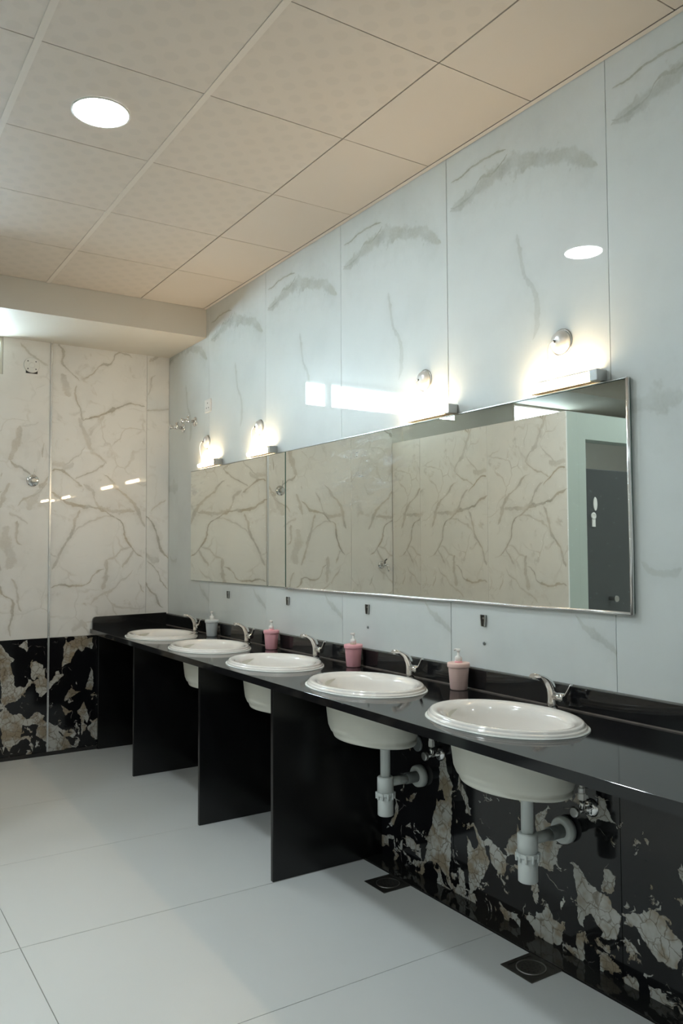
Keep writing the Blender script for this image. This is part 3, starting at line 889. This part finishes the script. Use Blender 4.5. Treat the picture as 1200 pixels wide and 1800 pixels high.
def make_sink(k=0, stop=None):
    """stop: below the slab the bowl ends at this local y (it abuts a support panel)"""
    def lim(y, h):
        return max(y, stop) if stop is not None and h < -0.0294 else y
    t = thing('washbasin', SINK_LABELS[k], 'washbasin', (SKX, SINKS[k], CZ1), group='oval washbasins along the counter')
    a, b = SA, SB

    def E(d, h, ox=0.0):
        return (b - d, a - d, h, ox)
    prof = [E(0.034, 0.0006), E(0.004, 0.0008), E(0.002, 0.004), E(0.003, 0.0095), E(0.006, 0.0115), E(0.0095, 0.0118), E(0.0098, 0.0150), E(0.0115, 0.0190),
            E(0.0150, 0.0215), E(0.020, 0.0218), E(0.034, 0.0195), E(0.041, 0.0165, 0.001), E(0.049, 0.011, 0.003), E(0.060, 0.001, 0.006)]
    prof += [(0.148, 0.222, -0.02, 0.010), (0.146, 0.219, -0.0290, 0.012), (0.146, 0.219, -0.0296, 0.012), (0.140, 0.211, -0.06, 0.017), (0.128, 0.192, -0.105, 0.030), (0.104, 0.155, -0.145, 0.05),
             (0.070, 0.105, -0.17, 0.075), (0.045, 0.06, -0.181, 0.10), (0.026, 0.026, -0.185, 0.125)]
    rings = []
    for ra, rb, h, ox in prof:
        rings.append([(ox + ra * math.cos(2 * PI * i / 56), lim(rb * math.sin(2 * PI * i / 56), h), h) for i in range(56)])
    MB().loft(rings, False, False).build('rim_and_bowl', M_CERAMIC, t)
    outer = [(0.160, 0.229, 0.0, 0.024), (0.160, 0.229, -0.029, 0.024), (0.160, 0.229, -0.0296, 0.024), (0.157, 0.225, -0.11, 0.029), (0.155, 0.221, -0.160, 0.033), (0.150, 0.214, -0.182, 0.037),
             (0.142, 0.204, -0.192, 0.041), (0.145, 0.207, -0.197, 0.042), (0.143, 0.205, -0.206, 0.044), (0.120, 0.175, -0.221, 0.07), (0.07, 0.11, -0.229, 0.10), (0.026, 0.026, -0.231, 0.13)]
    rings = []
    for ra, rb, h, ox in outer:
        rings.append([(ox + ra * math.cos(2 * PI * i / 56), lim(rb * math.sin(2 * PI * i / 56), h), h) for i in range(56)])
    MB().loft(rings, False, True).build('underside', M_BISQUE, t)
    # wavy bead of sealant around the foot of the rim
    rr = []
    for dz, d in ((0.0006, -0.0035), (0.003, -0.003), (0.0042, 0.0005), (0.0040, 0.008)):
        ring = []
        for i in range(72):
            an = 2 * PI * i / 72
            wv = 0.0018 * math.sin(5 * an + 1) + 0.001 * math.sin(11 * an)
            ring.append(((b - d + wv) * math.cos(an), (a - d + wv) * math.sin(an), dz))
        rr.append(ring)
    MB().loft(rr, False, False).build('sealant_bead', M_SILICONE, t)
    dr = MB().lathe([(0.027, -0.1845), (0.027, -0.181), (0.021, -0.1795), (0.019, -0.183)], (0.125, 0, 0), n=24).build('drain', M_CHROME, t)
    MB().lathe([(0.012, -0.183), (0.012, -0.177), (0.008, -0.175)], (0.125, 0, 0), n=16).build('plug', M_CHROME, dr)
    # small grey print on the back of the bowl
    mk = MB()
    for i in range(5):
        y = -0.058 - i * 0.0055
        for dz in ((0.0, 0.006), (0.0035, 0.0)) if i % 2 else ((0.0, 0.006), (0.006, 0.0)):
            mk.add([(0.1535, y, -0.029 + dz[0]), (0.1535, y - 0.0012, -0.029 + dz[0]), (0.1555, y - 0.004, -0.023 + dz[1] * 0.5), (0.1555, y - 0.0028, -0.023 + dz[1] * 0.5)], [(0, 1, 2, 3)])
    mk.build('print', M_PVCGREY, t)
    return t


sink0 = make_sink()
for y, lab in list(zip(SINKS, SINK_LABELS))[1:4]:
    dup(sink0, (SKX, y, CZ1), lab)
make_sink(4, 4.887 - SINKS[4])


# ------------------------------------------------------------------ taps on the counter
def make_faucet():
    t = thing('faucet', 'chrome basin mixer tap behind the nearest washbasin', 'tap', (-0.079, 1.915, CZ1), group='chrome taps behind the washbasins')
    MB().lathe([(0.026, 0.0006), (0.026, 0.004), (0.023, 0.007), (0.0185, 0.009)], n=24).build('base', M_CHROME, t)
    path = bez((0, 0, 0.006), (0.004, 0, 0.075), (-0.004, 0, 0.098), (-0.050, 0.012, 0.116), 12)
    path += [(-0.075, 0.018, 0.121)]
    rad = [(0.0178 - 0.0002 * i, 0.0178 - 0.0002 * i) for i in range(8)] + [(0.0180, 0.0140), (0.0190, 0.0120), (0.0195, 0.0104), (0.0190, 0.0090), (0.0180, 0.0078), (0.0165, 0.0068)]
    MB().tube(path, rad, 16).build('spout', M_CHROME, t)
    MB().lathe([(0.0065, 0.0), (0.0065, -0.006), (0.0055, -0.0065)], (-0.068, 0.016, 0.1155), n=14).build('aerator', M_STEEL, t)
    h = MB().lathe([(0.0150, -0.008), (0.0150, -0.050), (0.0125, -0.054)], (0.001, 0, 0.049), 'y', 20).build('handle', M_CHROME, t)
    lv = [(0.001, -0.052, 0.050), (0.001, -0.060, 0.062), (0.002, -0.072, 0.080), (0.003, -0.082, 0.100)]
    MB().tube(lv, [(0.0075, 0.0045), (0.008, 0.0035), (0.008, 0.003), (0.0065, 0.0022)], 12).build('lever', M_CHROME, h)
    return t


f0 = make_faucet()
for y, lab in ((2.695, 'chrome basin mixer tap behind the second nearest washbasin'), (3.455, 'chrome basin mixer tap behind the middle washbasin'),
               (4.222, 'chrome basin mixer tap behind the fourth washbasin from the front'), (4.985, 'chrome basin mixer tap behind the farthest washbasin')):
    dup(f0, (-0.079, y, CZ1), lab)


# ------------------------------------------------------------------ soap bottles
def soap(x, y, m, lab, collar):
    t = thing('soap_dispenser', lab, 'soap bottle', (x, y, CZ1 + 0.0006), group='pump bottles on the counter')

    def octo(r, z, rr=0.86):
        out = []
        for i in range(32):
            an = 2 * PI * i / 32
            q = r * (1 - 0.035 * (1 - abs(math.cos(4 * an))))
            out.append((q * math.cos(an), q * math.sin(an), z))
        return out
    MB().loft([octo(0.031, 0.0), octo(0.0335, 0.003), octo(0.0400, 0.086), octo(0.0405, 0.088)]).build('cup', m, t)
    MB().lathe([(0.0425, 0.086), (0.0435, 0.0885), (0.0440, 0.100), (0.0425, 0.1035), (0.037, 0.1042)], n=36).build('lid', m, t)
    MB().lathe([(0.0145, 0.1042), (0.0145, 0.110)], n=20).build('collar_ring', collar, t)
    pm = MB().lathe([(0.0140, 0.110), (0.0140, 0.122), (0.0120, 0.127), (0.0055, 0.130), (0.0045, 0.146)], n=20).build('pump', M_WHITEP, t)
    hd = MB().lathe([(0.0075, 0.146), (0.0085, 0.150), (0.0080, 0.155), (0.004, 0.1565)], n=16)
    hd.tube([(0, 0.0, 0.1515), (0.003, 0.016, 0.1530), (0.005, 0.027, 0.1500), (0.0055, 0.030, 0.1470)], [(0.0052, 0.0035), (0.0048, 0.0032), (0.004, 0.003), (0.003, 0.0025)], 10)
    hd.build('nozzle', M_WHITEP, pm)
    return t


soap(-0.069, 2.400, M_BLUSH, 'blush pump bottle nearest to the front, between the two nearest basins', M_PINK)
soap(-0.069, 3.135, M_PINK, 'pink pump bottle between the second and the middle basin', M_HOSE)
soap(-0.069, 3.945, M_PINK, 'pink pump bottle between the middle and the fourth basin', M_PINK)
soap(-0.069, 4.745, M_GREYP, 'pale grey pump bottle between the two farthest basins', M_WHITEP)


# ------------------------------------------------------------------ waste traps and valves below
def make_trap():
    t = thing('drain_trap', 'white plastic bottle trap under the nearest washbasin', 'pipe', (-0.195, 1.925, 0.29), group='white bottle traps')
    MB().lathe([(0.0205, 0.150), (0.0205, 0.270), (0.026, 0.272), (0.026, 0.3095)], n=24).build('tailpipe', M_PVC, t)
    MB().lathe([(0.0215, 0.268), (0.0225, 0.270), (0.0225, 0.2735), (0.0215, 0.2755)], n=24, cap0=False, cap1=False).build('joint_ring', M_PVCGREY, t)
    MB().lathe([(0.029, 0.0), (0.0325, 0.003), (0.0325, 0.079)], n=28).build('cup', M_PVC, t)
    nut = MB().lathe([(0.0355, 0.080), (0.0375, 0.083), (0.0375, 0.092), (0.0355, 0.095)], n=28)
    for i in range(10):
        an = 2 * PI * i / 10
        nut.tube([(0.0365 * math.cos(an), 0.0365 * math.sin(an), 0.068), (0.0370 * math.cos(an), 0.0370 * math.sin(an), 0.094)], 0.0045, 6)
    nut.build('nut', M_PVC, t)
    MB().lathe([(0.0335, 0.0955), (0.0335, 0.152), (0.030, 0.156), (0.0208, 0.157)], n=28, cap1=False).build('body', M_PVC, t)
    MB().lathe([(0.0185, 0.025), (0.0185, 0.110)], (0, 0.006, 0.128), 'x', 20).build('outlet_pipe', M_PVC, t)
    MB().lathe([(0.023, 0.110), (0.023, 0.168)], (0, 0.008, 0.128), 'x', 20).build('grey_sleeve', M_PVCGREY, t)['label'] = 'dark grey rubber sleeve'
    MB().lathe([(0.024, 0.166), (0.040, 0.164), (0.044, 0.168), (0.046, 0.180), (0.046, 0.1945)], (0, 0.010, 0.128), 'x', 32).build('wall_flange', M_PVC, t)
    hp = bez((0.03, 0.058, 0.235), (0.055, 0.035, 0.270), (0.088, -0.02, 0.33), (0.094, -0.10, 0.395), 10)
    MB().tube(hp, 0.009, 10).build('overflow_hose', M_HOSE, t)
    return t


trap0 = make_trap()
dup(trap0, (-0.195, 2.715, 0.29), 'white plastic bottle trap under the second nearest washbasin')


def make_valve():
    t = thing('angle_valve', 'chrome stop valve on black marble below the nearest washbasin', 'valve', (0, 1.826, 0.518), group='stop valves under the counter')
    MB().lathe([(0.031, -0.0006), (0.031, -0.003), (0.022, -0.010), (0.012, -0.012)], (0, 0, 0), 'x', 24).build('flange', M_CHROME, t)
    b = MB().lathe([(0.0095, -0.011), (0.0095, -0.070)], (0, 0, 0), 'x', 16)
    b.tube([(-0.045, 0, 0), (-0.045, 0, 0.035)], 0.0095, 14)
    b.build('body', M_CHROME, t)
    MB().lathe([(0.008, -0.070), (0.017, -0.072), (0.018, -0.084), (0.014, -0.087)], (0, 0, 0), 'x', 20).build('knob', M_STEEL, t)
    n = MB().lathe([(0.0135, 0.035), (0.0135, 0.055), (0.0115, 0.056), (0.0115, 0.072), (0.008, 0.073), (0.0065, 0.09)], (-0.045, 0, 0), n=6, smooth=False)
    n.build('nut', M_WHITEP, t)
    MB().tube(bez((-0.045, 0, 0.085), (-0.045, 0, 0.14), (-0.06, 0.03, 0.2), (-0.075, 0.05, 0.262), 8), 0.006, 8).build('supply_hose', M_STEEL, t)
    return t


v0 = make_valve()
dup(v0, (0, 2.600, 0.535), 'chrome stop valve on black marble below the second nearest washbasin')
for y, z, lab in ((1.975, 0.535, 'round white pipe cover on black marble behind the nearest trap'), (2.745, 0.548, 'round grey pipe cover on black marble behind the second trap')):
    t = thing('pipe_cover', lab, 'pipe cover', (0, y, z))
    MB().lathe([(0.034, -0.0006), (0.034, -0.006), (0.028, -0.010)], (0, 0, 0), 'x', 24).build('disc', M_PVC if y < 2 else M_PVCGREY, t)
    MB().lathe([(0.010, -0.0101), (0.010, -0.014)], (0, 0, 0), 'x', 12).build('screw_cap', M_PVC if y < 2 else M_PVCGREY, t)


# ------------------------------------------------------------------ floor drains
def make_drain():
    t = thing('floor_drain', 'square metal floor drain under the nearest washbasin', 'floor drain', (-0.170, 1.942, 0.0), group='square drains in the floor')
    f = MB()
    s, q = 0.070, 0.055
    for a, b in (((-s, -s), (s, -q)), ((-s, q), (s, s)), ((-s, -q), (-q, q)), ((q, -q), (s, q))):
        f.box((a[0], a[1], 0.0002), (b[0], b[1], 0.003))
    f.build('frame', M_DARKSTEEL, t)
    MB().box((-q, -q, 0.0002), (q, q, 0.0012)).build('pan', M_DARKSTEEL, t)
    MB().lathe([(0.046, 0.0013), (0.050, 0.0013), (0.050, 0.0035), (0.047, 0.0040), (0.046, 0.0035)], n=32, cap0=False, cap1=False).build('ring', M_STEEL, t)
    gr = MB().lathe([(0.044, 0.0013), (0.044, 0.0020)], n=32)
    gr.build('grate', M_DARKSTEEL, t)
    h = MB()
    for rr, n in ((0.014, 6), (0.030, 12)):
        for i in range(n):
            an = 2 * PI * i / n
            h.lathe([(0.0042, 0.0021), (0.0042, 0.0024)], (rr * math.cos(an), rr * math.sin(an), 0), n=8)
    h.build('drain_holes', M_DARK, t)
    return t


d0 = make_drain()
dup(d0, (-0.166, 2.742, 0.0), 'square metal floor drain beside the front support panel')

# ------------------------------------------------------------------ mirrors
def mirror(y0, y1, lab, framed):
    t = thing('wall_mirror', lab, 'mirror', (0, y0, 1.169))
    w, h = y1 - y0, 0.748
    MB().box((-0.0105, 0, 0), (-0.0006, w, h)).build('backing', M_EDGE, t)
    MB().box((-0.0120, 0.0015, 0.0015), (-0.0107, w - 0.0015, h - 0.0015)).build('glass', M_MIRROR, t)
    if framed:
        MB().tube([(-0.0135, 0.0, -0.004), (-0.0130, -0.001, h * 0.3), (-0.0135, 0.0005, h * 0.6), (-0.0135, 0, h)], 0.0065, 10).build('side_trim', M_TRIM, t)
        pts = [(-0.0135, w * i / 14, -0.0015 + 0.0012 * math.sin(i * 1.7)) for i in range(15)]
        MB().tube(pts, 0.0055, 10).build('bottom_trim', M_TRIM, t)
        MB().box((-0.0165, 0.0, h), (-0.0006, w, h + 0.0035)).build('top_trim', M_STEEL, t)
    else:
        MB().box((-0.0145, 0.0, h), (-0.0006, w, h + 0.002)).build('top_trim', M_STEEL, t)
    return t


mirror(1.638, 3.8815, 'long wall mirror with chrome edging, reflecting the stall door', True)
mirror(3.8895, 5.235, 'shorter frameless wall mirror nearer the end wall', False)


# ------------------------------------------------------------------ mirror lamps and their wiring covers
LAMPS = [1.895, 2.632, 4.165, 4.905]
LAMP_LABELS = ['lit mirror lamp nearest to the front, over the right end of the long mirror',
               'lit mirror lamp over the middle of the long mirror',
               'lit mirror lamp over the right half of the shorter mirror',
               'lit mirror lamp farthest away, over the left half of the shorter mirror']


def make_lamp():
    t = thing('mirror_lamp', LAMP_LABELS[0], 'lamp', (0, LAMPS[0], 1.921), group='lit tube lamps over the mirrors')
    MB().box((-0.034, -0.135, 0.002), (-0.011, 0.135, 0.0060)).build('base_channel', M_BRASSY, t, bevel=0.001)
    MB().box((-0.050, -0.168, 0.002), (-0.001, -0.136, 0.040)).build('end_block', M_STEEL, t, bevel=0.002)
    tb = MB().lathe([(0.008, -0.1355), (0.0130, -0.132), (0.0130, 0.145), (0.0105, 0.150), (0.005, 0.152)], (-0.029, 0, 0.0205), 'y', 18)
    tb.build('tube', M_TUBE, t)
    MB().box((-0.010, -0.135, 0.0062), (-0.001, 0.135, 0.046)).build('back_plate', M_WHITEP, t)
    return t


l0 = make_lamp()
for y, lab in list(zip(LAMPS, LAMP_LABELS))[1:]:
    dup(l0, (0, y, 1.921), lab)


def make_cover():
    t = thing('wiring_cover', 'round chrome wiring cover on the wall above the nearest mirror lamp', 'wiring cover', (0, 1.915, 2.094), group='chrome wiring covers above the mirror lamps')
    MB().lathe([(0.047, -0.0006), (0.047, -0.003), (0.043, -0.0045)], (0, 0, 0), 'x', 36).build('rim', M_STEEL, t)
    MB().lathe([(0.042, -0.0046), (0.040, -0.012), (0.034, -0.021), (0.024, -0.028), (0.012, -0.0315), (0.004, -0.032)], (0, 0, 0), 'x', 36).build('dome', M_SATIN, t)
    MB().lathe([(0.005, -0.0321), (0.005, -0.035)], (0, 0.006, 0.0), 'x', 10).build('cable_hole', M_DARK, t)
    MB().tube(bez((-0.033, 0.006, 0), (-0.052, 0.024, 0.0), (-0.05, 0.030, -0.05), (-0.03, 0.022, -0.1345), 12), 0.0019, 6).build('cable', M_WHITEP, t)
    return t


c0 = make_cover()
for y, lab in ((2.674, 'round chrome wiring cover above the lamp at the middle of the long mirror'), (4.213, 'round chrome wiring cover above the right lamp of the shorter mirror'),
               (4.978, 'round chrome wiring cover above the farthest mirror lamp')):
    dup(c0, (0, y, 2.096), lab)


# ------------------------------------------------------------------ small fittings on the walls
def make_clip():
    t = thing('wall_clip', 'small metal clip under the long mirror, nearest to the front', 'clip', (0, 2.326, 1.100), group='small metal clips under the mirrors')
    MB().prism([(-0.009, -0.024), (0.009, -0.024), (0.013, 0.020), (-0.013, 0.020)], 'x', -0.004, -0.0006).build('plate', M_DARKSTEEL, t)
    for s in (-1, 1):
        MB().prism([(s * 0.006, -0.023), (s * 0.010, -0.023), (s * 0.0145, 0.021), (s * 0.0105, 0.021)], 'x', -0.010, -0.0041).build('jaw', M_STEEL, t)
    MB().lathe([(0.004, -0.0041), (0.004, -0.007)], (0, 0, 0.008), 'x', 10).build('screw', M_STEEL, t)
    return t


k0 = make_clip()
for y, lab in ((3.111, 'small metal clip under the middle of the long mirror'), (3.874, 'small metal clip under the seam of the two mirrors'),
               (4.642, 'small metal clip under the shorter mirror')):
    dup(k0, (0, y, 1.097), lab)
for y, lab in ((2.328, 'tiny screw plug in the wall below the nearest metal clip'), (3.113, 'tiny screw plug in the wall below the second metal clip')):
    t = thing('screw_plug', lab, 'screw', (0, y, 1.011))
    MB().lathe([(0.0065, -0.0006), (0.006, -0.003), (0.004, -0.004)], (0, 0, 0), 'x', 14).build('plug', M_PVCGREY, t)
    MB().box((-0.0045, -0.003, -0.0006), (-0.0041, 0.003, 0.0006)).build('slot', M_DARK, t)

t = thing('wall_socket', 'white square electric socket on the mirror wall near the far corner', 'socket', (0, 4.962, 2.337))
MB().box((-0.009, -0.048, -0.043), (-0.0006, 0.048, 0.043)).build('plate', M_WHITEP, t, bevel=0.002)
for y, z in ((0, 0.018), (-0.016, -0.014), (0.016, -0.014)):
    MB().lathe([(0.0045, -0.0092), (0.0045, -0.0096)], (0, y, z), 'x', 10).build('pin_hole', M_DARK, t)


def stop_tap(loc, lab):
    """chrome wall tap: flange, body, cross handle, outlet"""
    t = thing('wall_tap', lab, 'tap', loc)
    MB().lathe([(0.033, -0.0006), (0.033, -0.004), (0.024, -0.010), (0.012, -0.013)], n=24, axis='x').build('flange', M_CHROME, t)
    b = MB().lathe([(0.011, -0.012), (0.011, -0.085)], n=16, axis='x')
    b.tube([(-0.05, 0, 0), (-0.05, 0, 0.030)], 0.009, 12)
    b.build('body', M_CHROME, t)
    MB().lathe([(0.015, -0.085), (0.017, -0.090), (0.017, -0.105), (0.012, -0.108)], n=18, axis='x').build('cap', M_CHROME, t)
    MB().tube([(-0.05, -0.022, 0.034), (-0.05, 0.022, 0.034)], 0.005, 10).build('handle', M_CHROME, t)
    return t


stop_tap((0, 5.190, 2.262), 'upper right one of the two chrome wall valves by the far corner')
t = stop_tap((0, 5.405, 2.245), 'left one of the two chrome wall valves by the far corner')

t = thing('shower_mixer', 'round chrome mixer with upright lever on the end wall', 'tap', (-0.962, YE, 1.850))
MB().lathe([(0.041, -0.0006), (0.041, -0.004), (0.034, -0.010), (0.020, -0.012)], (0, 0, 0), 'y', 32).build('plate', M_CHROME, t)
MB().lathe([(0.018, -0.0121), (0.018, -0.040), (0.013, -0.044)], (0, 0, 0), 'y', 20).build('knob', M_STEEL, t)
MB().tube([(0, -0.034, 0.012), (0.001, -0.040, 0.045), (0.001, -0.046, 0.080)], [(0.0045, 0.0035), (0.004, 0.003), (0.0035, 0.0025)], 10).build('lever', M_CHROME, t)

t = thing('round_wall_cover', 'round white cover plate with four screws high on the end wall', 'wall cover', (-0.977, YE, 2.635))
MB().box((-0.038, -0.0018, -0.056), (0.038, -0.0006, 0.030)).build('box_opening', M_DARK, t)
MB().lathe([(0.052, -0.0019), (0.052, -0.006), (0.048, -0.008)], (0, 0, 0), 'y', 36).build('disc', M_WHITEP, t)
MB().lathe([(0.018, -0.0081), (0.016, -0.010)], (0, 0, 0), 'y', 20).build('boss', M_WHITEP, t)
for sx in (-1, 1):
    for sz in (-1, 1):
        MB().lathe([(0.0042, -0.0081), (0.0042, -0.0092)], (sx * 0.026, 0, sz * 0.026), 'y', 10).build('screw', M_DARK, t)

t = thing('bib_tap', 'chrome tap low on the end wall, seen only in the long mirror', 'tap', (-1.955, YE, 1.240))
MB().lathe([(0.033, -0.0006), (0.033, -0.004), (0.022, -0.010), (0.012, -0.012)], (0, 0, 0), 'y', 24).build('flange', M_CHROME, t)
bb = MB().lathe([(0.011, -0.012), (0.011, -0.075)], (0, 0, 0), 'y', 16)
bb.tube(bez((0, -0.06, 0), (0, -0.10, 0), (0, -0.11, -0.02), (0, -0.112, -0.055), 8), 0.009, 12)
bb.build('body', M_CHROME, t)
MB().tube([(0, -0.055, 0.01), (0, -0.055, 0.035), (-0.02, -0.055, 0.05)], 0.006, 10).build('handle', M_DARKSTEEL, t)
